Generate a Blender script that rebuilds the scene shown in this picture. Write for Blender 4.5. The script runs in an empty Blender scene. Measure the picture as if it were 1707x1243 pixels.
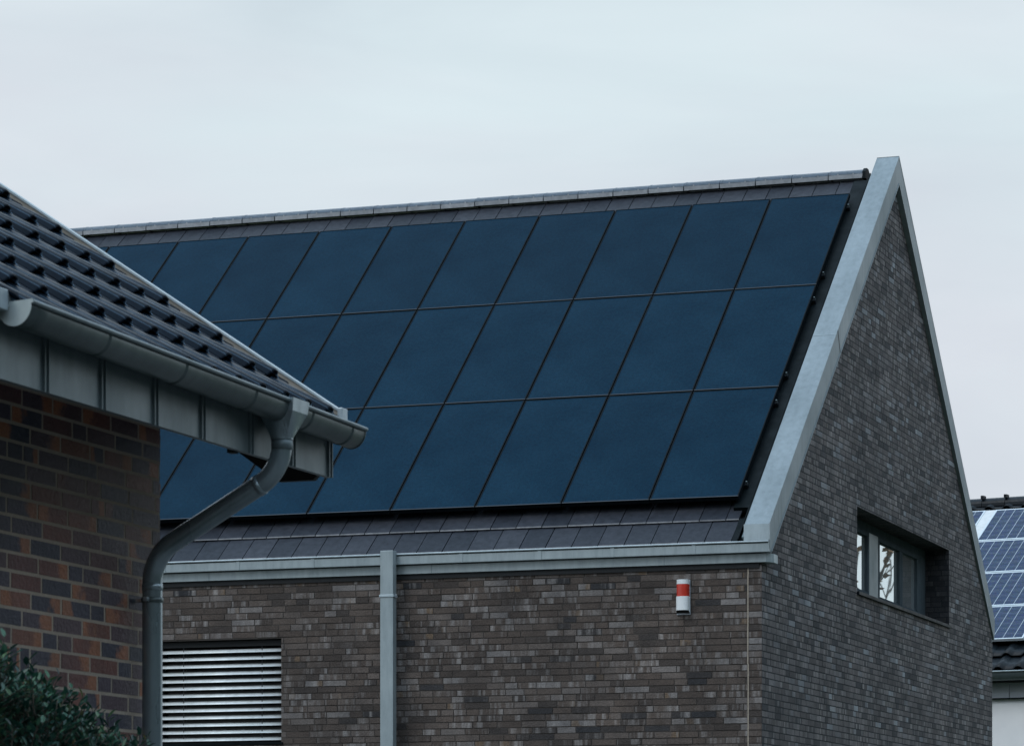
import bpy, math, random
from mathutils import Vector, Matrix, noise
random.seed(7)
C = bpy.context.scene.collection
PI = math.pi
def R(d): return math.radians(d)

# ------------------------------------------------------------------ helpers
class MB:
    """collects geometry; build() links it as ONE mesh object"""
    def __init__(s): s.v=[]; s.f=[]; s.c=[]; s.sm=[]
    def face(s, pts, col=None, smooth=False):
        b=len(s.v); s.v+= [tuple(p) for p in pts]; s.f.append(tuple(range(b,b+len(pts))))
        if col is None: col=[(0.5,0.5,0.5,1)]*len(pts)
        elif not isinstance(col,list): col=[col]*len(pts)
        s.c.append(col); s.sm.append(smooth)
    def box(s, x0,x1,y0,y1,z0,z1, M=None, col=None):
        P=[Vector((x,y,z)) for z in (z0,z1) for y in (y0,y1) for x in (x0,x1)]
        if M is not None: P=[M@p for p in P]
        for q in ((0,2,3,1),(4,5,7,6),(0,1,5,4),(2,6,7,3),(0,4,6,2),(1,3,7,5)):
            s.face([P[i] for i in q], col)
    def prism(s, poly, axis, a0, a1, cap=True, col=None, smooth=False):
        """poly: 2-D points; axis: 'x' -> poly is (y,z), 'y' -> (x,z), 'z' -> (x,y)"""
        def P(p,a):
            return {'x':(a,p[0],p[1]),'y':(p[0],a,p[1]),'z':(p[0],p[1],a)}[axis]
        n=len(poly)
        for i in range(n):
            j=(i+1)%n; s.face([P(poly[i],a0),P(poly[j],a0),P(poly[j],a1),P(poly[i],a1)],col,smooth)
        if cap:
            s.face([P(p,a0) for p in reversed(poly)],col); s.face([P(p,a1) for p in poly],col)
    def grid(s, rows, closed=False, smooth=True, col=None, cf=None):
        """rows: list of equally long point rows, shared vertices"""
        b=len(s.v); n=len(rows[0])
        for r in rows: s.v += [tuple(p) for p in r]
        for i in range(len(rows)-1):
            for j in range(n if closed else n-1):
                k=(j+1)%n
                s.f.append((b+i*n+j,b+i*n+k,b+(i+1)*n+k,b+(i+1)*n+j)); s.c.append([cf(j),cf(k),cf(k),cf(j)] if cf else [col or (0.5,0.5,0.5,1)]*4); s.sm.append(smooth)
    def tube(s, path, r, n=16, cap=True):
        path=[Vector(p) for p in path]; rows=[]
        rr = r if isinstance(r,(list,tuple)) else [r]*len(path)
        t0=(path[1]-path[0]).normalized(); up=Vector((0,0,1)) if abs(t0.z)<.9 else Vector((0,1,0))
        a=(up-up.dot(t0)*t0).normalized()
        for i,p in enumerate(path):
            if i==0: t=path[1]-path[0]
            elif i==len(path)-1: t=path[-1]-path[-2]
            else: t=(path[i+1]-path[i]).normalized()+(path[i]-path[i-1]).normalized()
            t.normalize(); a=(a-a.dot(t)*t).normalized(); b=t.cross(a)
            rows.append([p+rr[i]*(math.cos(2*PI*k/n)*a+math.sin(2*PI*k/n)*b) for k in range(n)])
        s.grid(rows,closed=True)
        if cap:
            s.face(list(reversed(rows[0]))); s.face(rows[-1])
    def build(s, name, mat, parent=None, bevel=0, kind=None, fixn=True):
        me=bpy.data.meshes.new(name); me.from_pydata(s.v,[],s.f)
        ca=me.color_attributes.new('tint','FLOAT_COLOR','CORNER')
        flat=[]; 
        for c in s.c:
            for q in c: flat+=q
        ca.data.foreach_set('color',flat)
        me.polygons.foreach_set('use_smooth',s.sm)
        me.materials.append(mat); me.update()
        o=bpy.data.objects.new(name,me); C.objects.link(o)
        if parent: o.parent=parent
        if kind: o['kind']=kind
        if bevel:
            # weld the separate faces first so the bevel finds real edges
            w=o.modifiers.new('Weld','WELD'); w.merge_threshold=0.0002
            b=o.modifiers.new('Bevel','BEVEL'); b.width=bevel; b.segments=2; b.limit_method='ANGLE'; b.angle_limit=R(40)
        return o

def empty(name,loc=(0,0,0),rz=0,label=None,cat=None,group=None):
    o=bpy.data.objects.new(name,None); C.objects.link(o); o.location=loc; o.rotation_euler=(0,0,rz); o.empty_display_size=.2
    tag(o,label,cat,group); return o
def tag(o,label=None,cat=None,group=None,kind=None):
    if label: o['label']=label
    if cat: o['category']=cat
    if group: o['group']=group
    if kind: o['kind']=kind
    return o

# ------------------------------------------------------------------ materials
class NT:
    def __init__(s,name):
        s.m=bpy.data.materials.new(name); s.m.use_nodes=True; s.t=s.m.node_tree; s.n=s.t.nodes; s.n.clear()
        s.out=s.n.new('ShaderNodeOutputMaterial'); s.b=s.n.new('ShaderNodeBsdfPrincipled'); s.t.links.new(s.b.outputs[0],s.out.inputs[0])
    def l(s,a,b): s.t.links.new(a,b)
    def add(s,t,**k):
        n=s.n.new(t)
        for a,v in k.items(): setattr(n,a,v)
        return n
    def obj(s,scale=(1,1,1)):
        tc=s.add('ShaderNodeTexCoord'); mp=s.add('ShaderNodeMapping'); mp.inputs['Scale'].default_value=scale
        s.l(tc.outputs['Object'],mp.inputs[0]); return mp.outputs[0]
    def noise(s,vec,scale,detail=3,rough=.55):
        n=s.add('ShaderNodeTexNoise'); n.inputs['Scale'].default_value=scale; n.inputs['Detail'].default_value=detail; n.inputs['Roughness'].default_value=rough
        s.l(vec,n.inputs['Vector']); return n.outputs['Fac']
    def ramp(s,fac,stops,interp='LINEAR'):
        r=s.add('ShaderNodeValToRGB'); r.color_ramp.interpolation=interp
        e=r.color_ramp.elements
        while len(e)>len(stops): e.remove(e[-1])
        while len(e)<len(stops): e.new(.5)
        for i,(p,c) in enumerate(stops):
            e[i].position=p; e[i].color=c if len(c)==4 else (*c,1)
        s.l(fac,r.inputs[0]); return r.outputs[0]
    def mix(s,fac,a,b,blend='MIX'):
        m=s.add('ShaderNodeMix',data_type='RGBA',blend_type=blend)
        for i,x in ((0,fac),(6,a),(7,b)):
            if hasattr(x,'is_output') : s.l(x,m.inputs[i])
            elif i==0: m.inputs[i].default_value=x
            else: m.inputs[i].default_value=(*x,1) if len(x)==3 else x
        return m.outputs[2]
    def math(s,op,a,b=None,clamp=False):
        m=s.add('ShaderNodeMath',operation=op,use_clamp=clamp)
        for i,x in ((0,a),(1,b)):
            if x is None: continue
            if hasattr(x,'is_output'): s.l(x,m.inputs[i])
            else: m.inputs[i].default_value=x
        return m.outputs[0]
    def set(s,**k):
        for a,v in k.items():
            i=s.b.inputs[a.replace('_',' ')]
            if hasattr(v,'is_output'): s.l(v,i)
            else: i.default_value=(*v,1) if isinstance(v,tuple) and len(v)==3 else v
    def bump(s,h,strength=.3,dist=.01):
        b=s.add('ShaderNodeBump'); b.inputs['Strength'].default_value=strength; b.inputs['Distance'].default_value=dist
        s.l(h,b.inputs['Height']); s.l(b.outputs[0],s.b.inputs['Normal'])
    def tint(s):
        a=s.add('ShaderNodeAttribute',attribute_name='tint'); sp=s.add('ShaderNodeSeparateColor'); s.l(a.outputs['Color'],sp.inputs[0])
        return sp.outputs[0],sp.outputs[1],sp.outputs[2]

def mat_metal(name,dark,light,rough=.45,metal=.35,scale=3,streak=(1,1,1),bump=.08,spec=.4):
    n=NT(name); v=n.obj(streak)
    a=n.noise(v,scale,5,.6); b=n.noise(n.obj(),60,2,.5)
    col=n.ramp(a,[(.3,dark),(.7,light)])
    col=n.mix(n.math('MULTIPLY',b,.35),col,tuple(c*.72 for c in light))
    dr=n.noise(n.obj((1,1,.22)),16,4,.65)
    col=n.mix(.7,col,n.ramp(dr,[(.30,(.74,.76,.76)),(.55,(1,1,1)),(.78,(1.12,1.12,1.12))]),'MULTIPLY')
    n.set(Base_Color=col,Roughness=n.ramp(a,[(.3,(rough+.08,)*3),(.7,(rough-.07,)*3)]),Metallic=metal,Specular_IOR_Level=spec)
    n.bump(n.noise(n.obj(),7,3),bump,.01); return n.m

ZINC=mat_metal('pale_zinc',(.26,.31,.33),(.33,.385,.405),.42,.2,2.2)
ZINC_COPING=mat_metal('weathered_zinc_coping',(.160,.198,.215),(.222,.265,.285),.48,.12,1.6,(3,.6,.6))
ZINC_PIPE=mat_metal('zinc_downpipe',(.24,.30,.33),(.32,.385,.42),.28,.6,3,(1,1,.4))
ZINC_BRIGHT=mat_metal('bright_zinc',(.32,.39,.42),(.42,.49,.53),.4,.2,3)
ZINC_DARK=mat_metal('grey_zinc',(.085,.112,.116),(.135,.168,.172),.36,.5,3,(1,.4,1))
ZINC_FASCIA=mat_metal('zinc_fascia',(.13,.17,.185),(.175,.22,.235),.42,.35,2.5)
ZINC_CAP=mat_metal('light_zinc_end_cap',(.36,.42,.42),(.45,.50,.50),.5,.1,8)
GREY_PAINT=mat_metal('grey_painted_aluminium',(.050,.064,.074),(.070,.088,.10),.75,0,4,bump=.02,spec=.0)
BLACK_METAL=mat_metal('black_anodised',(.008,.011,.014),(.014,.018,.022),.5,.1,5,spec=.15)
DARK_FLASH=mat_metal('dark_lead_flashing',(.0025,.005,.006),(.007,.011,.013),.55,.0,6,spec=.06)
SLAT=mat_metal('silver_slat',(.76,.82,.83),(.84,.88,.89),.35,.15,4,(.3,1,1),.02)
STEEL=mat_metal('bright_steel',(.5,.55,.6),(.6,.66,.7),.25,.8,9)

def mat_brick(name,stops,flame,flame_amt,streak_amt,mort=None,rough=.75):
    n=NT(name); r,g,b=n.tint()
    col=n.ramp(r,stops,'LINEAR')
    # burnt orange flame marks towards one end of some bricks
    nz=n.noise(n.obj(),9,3,.6)
    e=n.math('ADD',b,n.math('MULTIPLY',n.math('SUBTRACT',nz,.5),1.1))
    fl=n.ramp(e,[(.60,(0,0,0)),(.78,(1,1,1))])
    gg=n.ramp(g,[(1-flame_amt-.02,(0,0,0)),(1-flame_amt+.02,(1,1,1))])
    f=n.mix(1.0,fl,gg,'MULTIPLY')
    col=n.mix(n.math('MULTIPLY',f,.85),col,flame)
    # pale vertical firing streaks
    cx_=n.add('ShaderNodeCombineXYZ'); n.l(n.math('MULTIPLY',r,37),cx_.inputs[0]); n.l(n.math('MULTIPLY',g,53),cx_.inputs[1])
    va=n.add('ShaderNodeVectorMath',operation='ADD'); n.l(n.obj((1,1,.10)),va.inputs[0]); n.l(cx_.outputs[0],va.inputs[1])
    st=n.noise(va.outputs[0],15,3,.6)
    s2=n.ramp(st,[(.47,(0,0,0)),(.66,(1,1,1))])
    gs=n.ramp(g,[(.38,(0,0,0)),(.72,(1,1,1))])
    s3=n.mix(1.0,s2,gs,'MULTIPLY')
    col=n.mix(n.math('MULTIPLY',s3,streak_amt),col,(.265,.25,.245))
    fine=n.noise(n.obj(),85,4,.7)
    col=n.mix(.55,col,n.ramp(fine,[(.25,(.35,.35,.35)),(.75,(1.5,1.5,1.5))]),'MULTIPLY')
    big=n.noise(n.obj(),.55,3,.6)
    col=n.mix(.6,col,n.ramp(big,[(.3,(.62,.64,.66)),(.7,(1.25,1.22,1.2))]),'MULTIPLY')
    mid=n.noise(n.obj(),2.6,4,.65)
    col=n.mix(.75,col,n.ramp(mid,[(.32,(.55,.57,.60)),(.68,(1.3,1.28,1.26))]),'MULTIPLY')
    n.set(Base_Color=col,Roughness=rough,Specular_IOR_Level=.25)
    n.bump(n.noise(n.obj(),48,5,.7),.8,.008); return n.m
def mat_mortar(name,a,b):
    n=NT(name); f=n.noise(n.obj(),70,4,.7); g=n.noise(n.obj(),1.1,3,.6)
    col=n.mix(.6,n.ramp(f,[(.3,a),(.7,b)]),n.ramp(g,[(.3,(.55,.57,.6)),(.7,(1.2,1.2,1.2))]),'MULTIPLY')
    n.set(Base_Color=col,Roughness=.92,Specular_IOR_Level=.2); n.bump(f,.5,.004); return n.m
BR_MAIN=mat_brick('dark_grey_brown_brick',[(0,(.030,.031,.035)),(.06,(.054,.045,.041)),(.3,(.074,.058,.050)),(.65,(.092,.073,.063)),(.9,(.118,.099,.090)),(1,(.18,.168,.165))],(.15,.105,.07),.05,.78)
BR_GABLE=mat_brick('dark_blue_grey_brick',[(0,(.032,.034,.040)),(.25,(.074,.067,.068)),(.6,(.106,.095,.096)),(.88,(.136,.126,.129)),(.95,(.15,.155,.168)),(1,(.25,.27,.29))],(.10,.09,.08),.03,.75)
BR_NB=mat_brick('purple_red_clinker',[(0,(.032,.036,.060)),(.3,(.060,.052,.078)),(.5,(.098,.058,.068)),(.72,(.140,.052,.046)),(1,(.235,.088,.056))],(.37,.14,.065),.40,.05,rough=.5)
MT_MAIN=mat_mortar('brown_grey_mortar',(.040,.036,.034),(.085,.074,.066))
MT_GABLE=mat_mortar('dark_mortar',(.016,.020,.024),(.034,.038,.042))
MT_NB=mat_mortar('sand_grey_mortar',(.33,.275,.22),(.43,.365,.30))

def mat_tile(name,dark,light,rough,spec=.5,edge=(.12,.12,.13)):
    n=NT(name); r,g,b=n.tint()
    col=n.ramp(r,[(0,dark),(1,light)])
    col=n.mix(g,col,edge)  # edge colour paints sky reflections on ribs and noses
    f=n.noise(n.obj(),14,4,.6)
    col=n.mix(.7,col,n.ramp(f,[(.3,(.65,.65,.65)),(.7,(1.35,1.32,1.3))]),'MULTIPLY')
    n.set(Base_Color=col,Roughness=n.ramp(n.noise(n.obj(),30,3),[(.3,(rough-.06,)*3),(.7,(rough+.08,)*3)]),Specular_IOR_Level=spec)
    n.bump(n.noise(n.obj(),40,3),.12,.004); return n.m
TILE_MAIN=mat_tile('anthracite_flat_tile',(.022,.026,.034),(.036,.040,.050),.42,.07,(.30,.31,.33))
TILE_RIDGE=mat_tile('ridge_tile_clay',(.055,.075,.10),(.078,.10,.125),.38,.2)
TILE_LIP=mat_tile('ridge_tile_lip',(.20,.215,.235),(.27,.285,.305),.6,.4)
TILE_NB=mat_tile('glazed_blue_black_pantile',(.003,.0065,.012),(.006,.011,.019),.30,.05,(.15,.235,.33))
TILE_FAR=mat_tile('black_pantile',(.003,.006,.009),(.008,.012,.016),.45,.2)

n=NT('all_black_solar_glass'); r_,g_,b_=n.tint()
f=n.noise(n.obj(),1.3,4,.6); gr=n.noise(n.obj(),240,2,.7)
c0=n.ramp(f,[(.3,(.0010,.0148,.0310)),(.7,(.0042,.0245,.0460))])
c0=n.mix(.9,c0,n.ramp(gr,[(.3,(.6,.6,.6)),(.7,(1.4,1.4,1.4))]),'MULTIPLY')
md=n.noise(n.obj(),30,5,.8); c0=n.mix(.9,c0,n.ramp(md,[(.3,(.62,.66,.70)),(.7,(1.38,1.34,1.30))]),'MULTIPLY')
oi=n.add('ShaderNodeObjectInfo'); c0=n.mix(1.0,c0,n.ramp(oi.outputs['Random'],[(0,(.90,.91,.92)),(1,(1.09,1.08,1.08))]),'MULTIPLY')
n.set(Base_Color=c0,Roughness=.45,Specular_IOR_Level=.02); n.bump(gr,.15,.001); PV=n.m
n=NT('panel_frame'); f=n.noise(n.obj(),20,3); r_,g_,b_=n.tint()
n.set(Base_Color=n.mix(g_,n.ramp(f,[(.3,(.002,.004,.006)),(.7,(.005,.008,.010))]),(.085,.095,.105)),Roughness=.6,Metallic=0,Specular_IOR_Level=.05); PV_FRAME=n.m

# polycrystalline module: 6 x 10 blue cells, busbars, white backsheet gaps
n=NT('polycrystalline_cells'); tc=n.add('ShaderNodeTexCoord'); sp=n.add('ShaderNodeSeparateXYZ'); n.l(tc.outputs['Object'],sp.inputs[0])
def band(ax,period,off,w):
    fr=n.math('FRACT',n.math('ADD',n.math('DIVIDE',sp.outputs[ax],period),off))
    d=n.math('ABSOLUTE',n.math('SUBTRACT',fr,.5)); return n.math('GREATER_THAN',d,.5-w/period/2)
vert=band(0,.158,.0,.009); horz=band(1,.158,0,.005); bus=band(1,.079,.5,.006)
cell=n.noise(n.obj(),16,3,.7); vo=n.add('ShaderNodeTexVoronoi'); vo.inputs['Scale'].default_value=45; n.l(tc.outputs['Object'],vo.inputs['Vector'])
c0=n.ramp(cell,[(.3,(.005,.017,.050)),(.7,(.012,.030,.078))])
c0=n.mix(.35,c0,vo.outputs['Color'],'SOFT_LIGHT')
c0=n.mix(n.math('MULTIPLY',bus,.22),c0,(.3,.36,.42)); c0=n.mix(n.math('MULTIPLY',horz,.42),c0,(.35,.42,.48)); c0=n.mix(n.math('MULTIPLY',vert,.60),c0,(.55,.62,.66))
n.set(Base_Color=c0,Roughness=.3,Specular_IOR_Level=.10); PV_BLUE=n.m

n=NT('dark_glass'); n.set(Base_Color=(.002,.003,.004),Roughness=.1,IOR=1.45,Specular_IOR_Level=.2); GLASS_DARK=n.m
n=NT('window_glass'); n.set(Base_Color=(.80,.86,.88),Metallic=.85,Roughness=.015,IOR=2.0,Specular_IOR_Level=.55)
n.bump(n.noise(n.obj(),1.6,1),.03,.02); GLASS=n.m
def simple(name,a,b,rough,scale=12,bump=.1,**k):
    n=NT(name); f=n.noise(n.obj(),scale,4,.6)
    n.set(Base_Color=n.ramp(f,[(.3,a),(.7,b)]),Roughness=rough,**k); n.bump(n.noise(n.obj(),scale*4,3),bump,.004); return n.m
RENDER_WHITE=simple('white_render',(.84,.84,.85),(.90,.90,.90),.9,3,.3)
PANEL_WHITE=simple('pale_grey_board',(.44,.47,.50),(.50,.53,.56),.6,4,.05)
VERGE_BOARD=simple('weathered_verge_board',(.20,.19,.165),(.30,.28,.245),.7,9,.2)
DARK_WOOD=simple('dark_stained_wood',(.006,.009,.011),(.014,.017,.019),.7,15,.2)
DARK_VOID=simple('dark_interior',(.004,.006,.008),(.006,.008,.01),.8)
SEALANT=simple('beige_joint_sealant',(.26,.22,.18),(.36,.31,.25),.8,20)
WHITE_PLASTIC=simple('white_plastic',(.66,.69,.71),(.74,.77,.78),.38,8,.03)
GREY_PLASTIC=simple('grey_plastic',(.30,.33,.37),(.34,.37,.41),.5,8,.03)
RED_LENS=simple('red_lens',(.42,.030,.018),(.58,.048,.028),.22,6,.02)
CORD=simple('dark_cord',(.02,.025,.028),(.03,.034,.037),.8)
BARK=simple('bark',(.05,.042,.034),(.085,.07,.055),.9,14,.5)
GROUND=simple('grass_ground',(.030,.045,.018),(.055,.070,.030),.95,2.2,.6)
PAVE=simple('paving',(.06,.06,.058),(.085,.083,.08),.85,3,.3)
def mat_leaf(name,stops,rough):
    n=NT(name); r,g,b=n.tint()
    col=n.ramp(r,stops)
    n.set(Base_Color=col,Roughness=rough,Specular_IOR_Level=.45)
    n.b.inputs['Subsurface Weight'].default_value=0
    tr=n.add('ShaderNodeBsdfTranslucent'); n.l(col,tr.inputs[0]); mx=n.add('ShaderNodeMixShader'); mx.inputs[0].default_value=.22
    n.l(n.b.outputs[0],mx.inputs[1]); n.l(tr.outputs[0],mx.inputs[2]); n.l(mx.outputs[0],n.out.inputs[0]); return n.m
LEAF=mat_leaf('evergreen_leaf',[(0,(.008,.038,.030)),(.45,(.020,.080,.055)),(.82,(.060,.15,.085)),(.95,(.10,.15,.06)),(1,(.16,.06,.03))],.38)
LEAF_BROWN=mat_leaf('autumn_leaf',[(0,(.09,.05,.02)),(.6,(.20,.10,.035)),(1,(.28,.18,.06))],.6)

# ------------------------------------------------------------------ bricks
def clip(poly, planes):
    """poly: [(u,v)], planes: list of (a,b,c) keep a*u+b*v<=c"""
    for a,b,c in planes:
        out=[]; n_=len(poly)
        for i in range(n_):
            p,q=poly[i],poly[(i+1)%n_]; dp=a*p[0]+b*p[1]-c; dq=a*q[0]+b*q[1]-c
            if dp<=0: out.append(p)
            if (dp<0<dq) or (dq<0<dp):
                t=dp/(dp-dq); out.append((p[0]+t*(q[0]-p[0]),p[1]+t*(q[1]-p[1])))
        poly=out
        if len(poly)<3: return []
    return poly
def subtract(r,h):
    u0,u1,v0,v1=r; a0,a1,b0,b1=h
    if u1<=a0 or u0>=a1 or v1<=b0 or v0>=b1: return [r]
    out=[]
    if u0<a0: out.append((u0,a0,v0,v1))
    if u1>a1: out.append((a1,u1,v0,v1))
    m0,m1=max(u0,a0),min(u1,a1)
    if v0<b0: out.append((m0,m1,v0,b0))
    if v1>b1: out.append((m0,m1,b1,v1))
    return [q for q in out if q[1]-q[0]>.012 and q[3]-q[2]>.008]
def bricks(mb, fr, u0,u1,v0,v1, ch, joint, lengths, rnd, planes=(), holes=(), proud=.004, shift=None, quoin=None, jit=.0012, vj=None, extra=()):
    """fr(u,v,d): point on the wall, d = distance proud of it"""
    row=0; v=v0
    vjoint = vj or joint
    rects=[]
    while v<v1-1e-6:
        if shift: u=u0-shift(row)
        else: u=u0-rnd.random()*lengths[0][0]
        while u<u1:
            t=rnd.random(); acc=0
            for L,p in lengths:
                acc+=p
                if t<=acc: break
            r=(max(u,u0),min(u+L-vjoint,u1),v,v+ch-joint)
            if r[1]-r[0]>.015: rects.append((r,L))
            u+=L
        row+=1; v+=ch
    for r in extra: rects.append((r,.25))
    for r,L in rects:
        todo=[r]
        if r not in extra:
            for h in holes: todo=[q for t in todo for q in subtract(t,h)]
        c1,c2=rnd.random(),rnd.random(); flip=rnd.random()<.5; d=proud+rnd.uniform(-jit,jit)
        du=rnd.uniform(-jit,jit)*.8
        for q in todo:
            j=[rnd.uniform(-.0011,.0011) for _ in range(6)]
            poly=[(q[0]+j[0],q[2]+j[1]),(q[1]+j[2],q[2]+j[3]),(q[1]+j[4],q[3]+j[5]),(q[0]+j[1],q[3]+j[2])]
            poly=clip(poly,planes)
            if len(poly)<3: continue
            w=max(q[1]-q[0],.01)
            def loc(p):
                x=(p[0]-q[0])/w; return 1-x if flip else x
            cols=[(c1,c2,loc(p),1) for p in poly]
            top=[fr(p[0],p[1],d+du*(loc(p)-.5)) for p in poly]; bot=[fr(p[0],p[1],-.003) for p in poly]
            mb.face(top,cols)
            m=len(poly)
            for i in range(m):
                k=(i+1)%m; mb.face([bot[i],bot[k],top[k],top[i]],[cols[i],cols[k],cols[k],cols[i]])

# ------------------------------------------------------------------ setting
g=MB(); g.face([(-3000,-3000,0),(3000,-3000,0),(3000,3000,0),(-3000,3000,0)]); tag(g.build('ground',GROUND),kind='structure')
g=MB(); g.face([(-14,-60,.004),(16,-60,.004),(16,-2.2,.004),(-14,-2.2,.004)]); tag(g.build('pavement',PAVE),kind='structure')

# ------------------------------------------------------------------ MAIN HOUSE
TA=math.tan(R(39.4)); CA=math.cos(R(39.4)); SA=math.sin(R(39.4))
YR=5.612; HX=-12.25; YB=2*YR
WT=4.70     # top of the front brickwork
main=empty('brick_house',(0,0,0),0,'dark brick house with zinc gable coping and a steep roof carrying black solar panels','house')
rnd=random.Random(3)
LEN=[(.252,.56),(.132,.24),(.19,.20)]
BL=(-6.35,-4.93,3.075,4.108)   # blind window in the front wall
fw=MB()
bricks(fw,lambda u,v,d:(u,-d,v),HX,-.140,1.56,WT+.05,.0625,.010,LEN,rnd,holes=[BL],proud=.0045,jit=.0025)
# quoin bricks right of the movement joint
v=1.56; row=0
while v<WT+.05:
    c=[(rnd.random(),rnd.random(),0,1)]
    P=[(-.128,v),(0,v),(0,v+.0525),(-.128,v+.0525)]; d=.0045+rnd.uniform(-.002,.002)
    cc=(c[0][0],c[0][1],.2,1)
    fw.face([(p[0],-d,p[1]) for p in P],cc)
    for i in range(4):
        a,b=P[i],P[(i+1)%4]; fw.face([(a[0],.002,a[1]),(b[0],.002,b[1]),(b[0],-d,b[1]),(a[0],-d,a[1])],cc)
    v+=.0625
fw.build('front_brickwork',BR_MAIN,main)
mw=MB()
for (x0,x1,z0,z1) in ((HX,BL[0],0,WT+.05),(BL[1],0,0,WT+.05),(BL[0],BL[1],0,BL[2]),(BL[0],BL[1],BL[3],WT+.05)):
    mw.face([(x0,0,z0),(x1,0,z0),(x1,0,z1),(x0,0,z1)])
# lower courses (unseen) and reveals of the blind window
for a in (((BL[0],0,BL[2]),(BL[0],.26,BL[2]),(BL[0],.26,BL[3]),(BL[0],0,BL[3])),((BL[1],0,BL[2]),(BL[1],0,BL[3]),(BL[1],.26,BL[3]),(BL[1],.26,BL[2])),
          ((BL[0],0,BL[3]),(BL[0],.26,BL[3]),(BL[1],.26,BL[3]),(BL[1],0,BL[3])),((BL[0],0,BL[2]),(BL[1],0,BL[2]),(BL[1],.26,BL[2]),(BL[0],.26,BL[2]))): mw.face(a)
mw.build('front_wall',MT_MAIN,main)
# gable wall, faces +X (slightly out of square with the coping)
def gx(y): return .08*y/11.224
WIN=(3.855,8.572,4.772,5.662)
gb=MB()
K0=4.93
bricks(gb,lambda u,v,d:(gx(u)+d,u,v),0.0,YB,1.56,9.65,.0625,.011,[(.252,.35),(.132,.45),(.19,.20)],rnd,
       planes=[(-TA,1,K0),(TA,1,K0+TA*YB)],holes=[WIN],proud=.0018,jit=.0013)
gb.build('gable_brickwork',BR_GABLE,main)
gw=MB()
def topz(y): return K0+TA*min(y,YB-y)
gw.face([(0,0,0),(gx(YB),YB,0),(gx(YB),YB,WIN[2]),(0,0,WIN[2])])
def gpoly(y0,y1,z0):
    p=[(gx(y0),y0,z0),(gx(y1),y1,z0),(gx(y1),y1,max(z0,topz(y1)))]
    if y0<YR<y1: p.append((gx(YR),YR,topz(YR)))
    p.append((gx(y0),y0,max(z0,topz(y0)))); return p
gw.face(gpoly(0,WIN[0],WIN[2])); gw.face(gpoly(WIN[1],YB,WIN[2])); gw.face(gpoly(WIN[0],WIN[1],WIN[3]))
gw.build('gable_wall',MT_GABLE,main)
# window reveal in brick (inside faces), 0.27 deep
RV=.30
rb=MB()
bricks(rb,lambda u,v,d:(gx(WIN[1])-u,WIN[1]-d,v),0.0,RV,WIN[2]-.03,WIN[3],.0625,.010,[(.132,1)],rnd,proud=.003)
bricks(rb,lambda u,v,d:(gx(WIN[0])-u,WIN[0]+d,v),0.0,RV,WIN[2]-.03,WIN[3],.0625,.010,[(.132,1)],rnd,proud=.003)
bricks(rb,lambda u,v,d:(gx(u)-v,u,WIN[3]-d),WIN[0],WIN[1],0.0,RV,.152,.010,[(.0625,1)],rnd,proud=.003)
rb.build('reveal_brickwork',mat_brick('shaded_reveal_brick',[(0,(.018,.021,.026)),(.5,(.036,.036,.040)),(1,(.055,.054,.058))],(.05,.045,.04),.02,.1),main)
rv=MB()
y0,y1,z0,z1=WIN
a0,a1=gx(y0),gx(y1)
rv.face([(a1,y1,z0),(-RV,y1,z0),(-RV,y1,z1),(a1,y1,z1)]); rv.face([(a0,y0,z0),(a0,y0,z1),(-RV,y0,z1),(-RV,y0,z0)])
rv.face([(a0,y0,z1),(a1,y1,z1),(-RV,y1,z1),(-RV,y0,z1)]); rv.face([(a0,y0,z0),(-RV,y0,z0),(-RV,y1,z0),(a1,y1,z0)])
rv.build('window_reveal',MT_GABLE,main)
bw=MB(); bw.box(HX,-.002,YB-.3,YB-.002,0,K0-.02); bw.build('back_wall',MT_GABLE,main)
lw=MB(); lw.prism([(0.002,0),(YB-.31,0),(YB-.31,K0+TA*.28),(YR,topz(YR)-.3),(0.002,K0-.3)],'x',HX,HX+.3); lw.build('end_wall',MT_GABLE,main)

# roof deck
TZ=4.95   # tile plane z = TZ + TA*y
dk=MB()
dk.prism([(-.02,TZ-.10-TA*.02),(YR,TZ-.10+TA*YR),(YB+.02,TZ-.10-TA*.02),(YB+.02,TZ-.30),(YR,TZ-.45+TA*YR),(-.02,TZ-.30)],'x',HX,-.02)
roof=dk.build('roof',DARK_VOID,main)
# flat tiles, each course staggered by half a tile
tl=MB(); rt=random.Random(11)
CY=.292; TW=.2655
def tilebox(mb,x0,x1,ylo,yhi,lift_lo,lift_hi,th,side,colr):
    # side +1 front slope, -1 back slope
    def P(x,y,n):
        yy=y-SA*n; zz=TZ+TA*y+CA*n
        return (x,yy if side>0 else YB-yy,zz)
    a=[P(x0,ylo,lift_lo),P(x1,ylo,lift_lo),P(x1,yhi,lift_hi),P(x0,yhi,lift_hi)]
    b=[P(x0,ylo,lift_lo-th),P(x1,ylo,lift_lo-th),P(x1,yhi,lift_hi-th),P(x0,yhi,lift_hi-th)]
    # rounded nose: extra strip along the lower edge
    nz=[P(x0,ylo-.006,lift_lo-.009),P(x1,ylo-.006,lift_lo-.009)]
    nose_glint=(colr[0],.55+.4*colr[0],0,1); mb.face([a[0],a[1],a[2],a[3]],colr); mb.face([nz[0],nz[1],a[1],a[0]],nose_glint); mb.face([b[0],b[1],nz[1],nz[0]],colr)  # nose strip carries a painted pale highlight
    mb.face([b[0],nz[0],a[0]],colr); mb.face([b[1],a[1],nz[1]],colr)
    mb.face([b[0],a[0],a[3],b[3]],colr); mb.face([b[1],b[2],a[2],a[1]],colr)
ncourse=19
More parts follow.
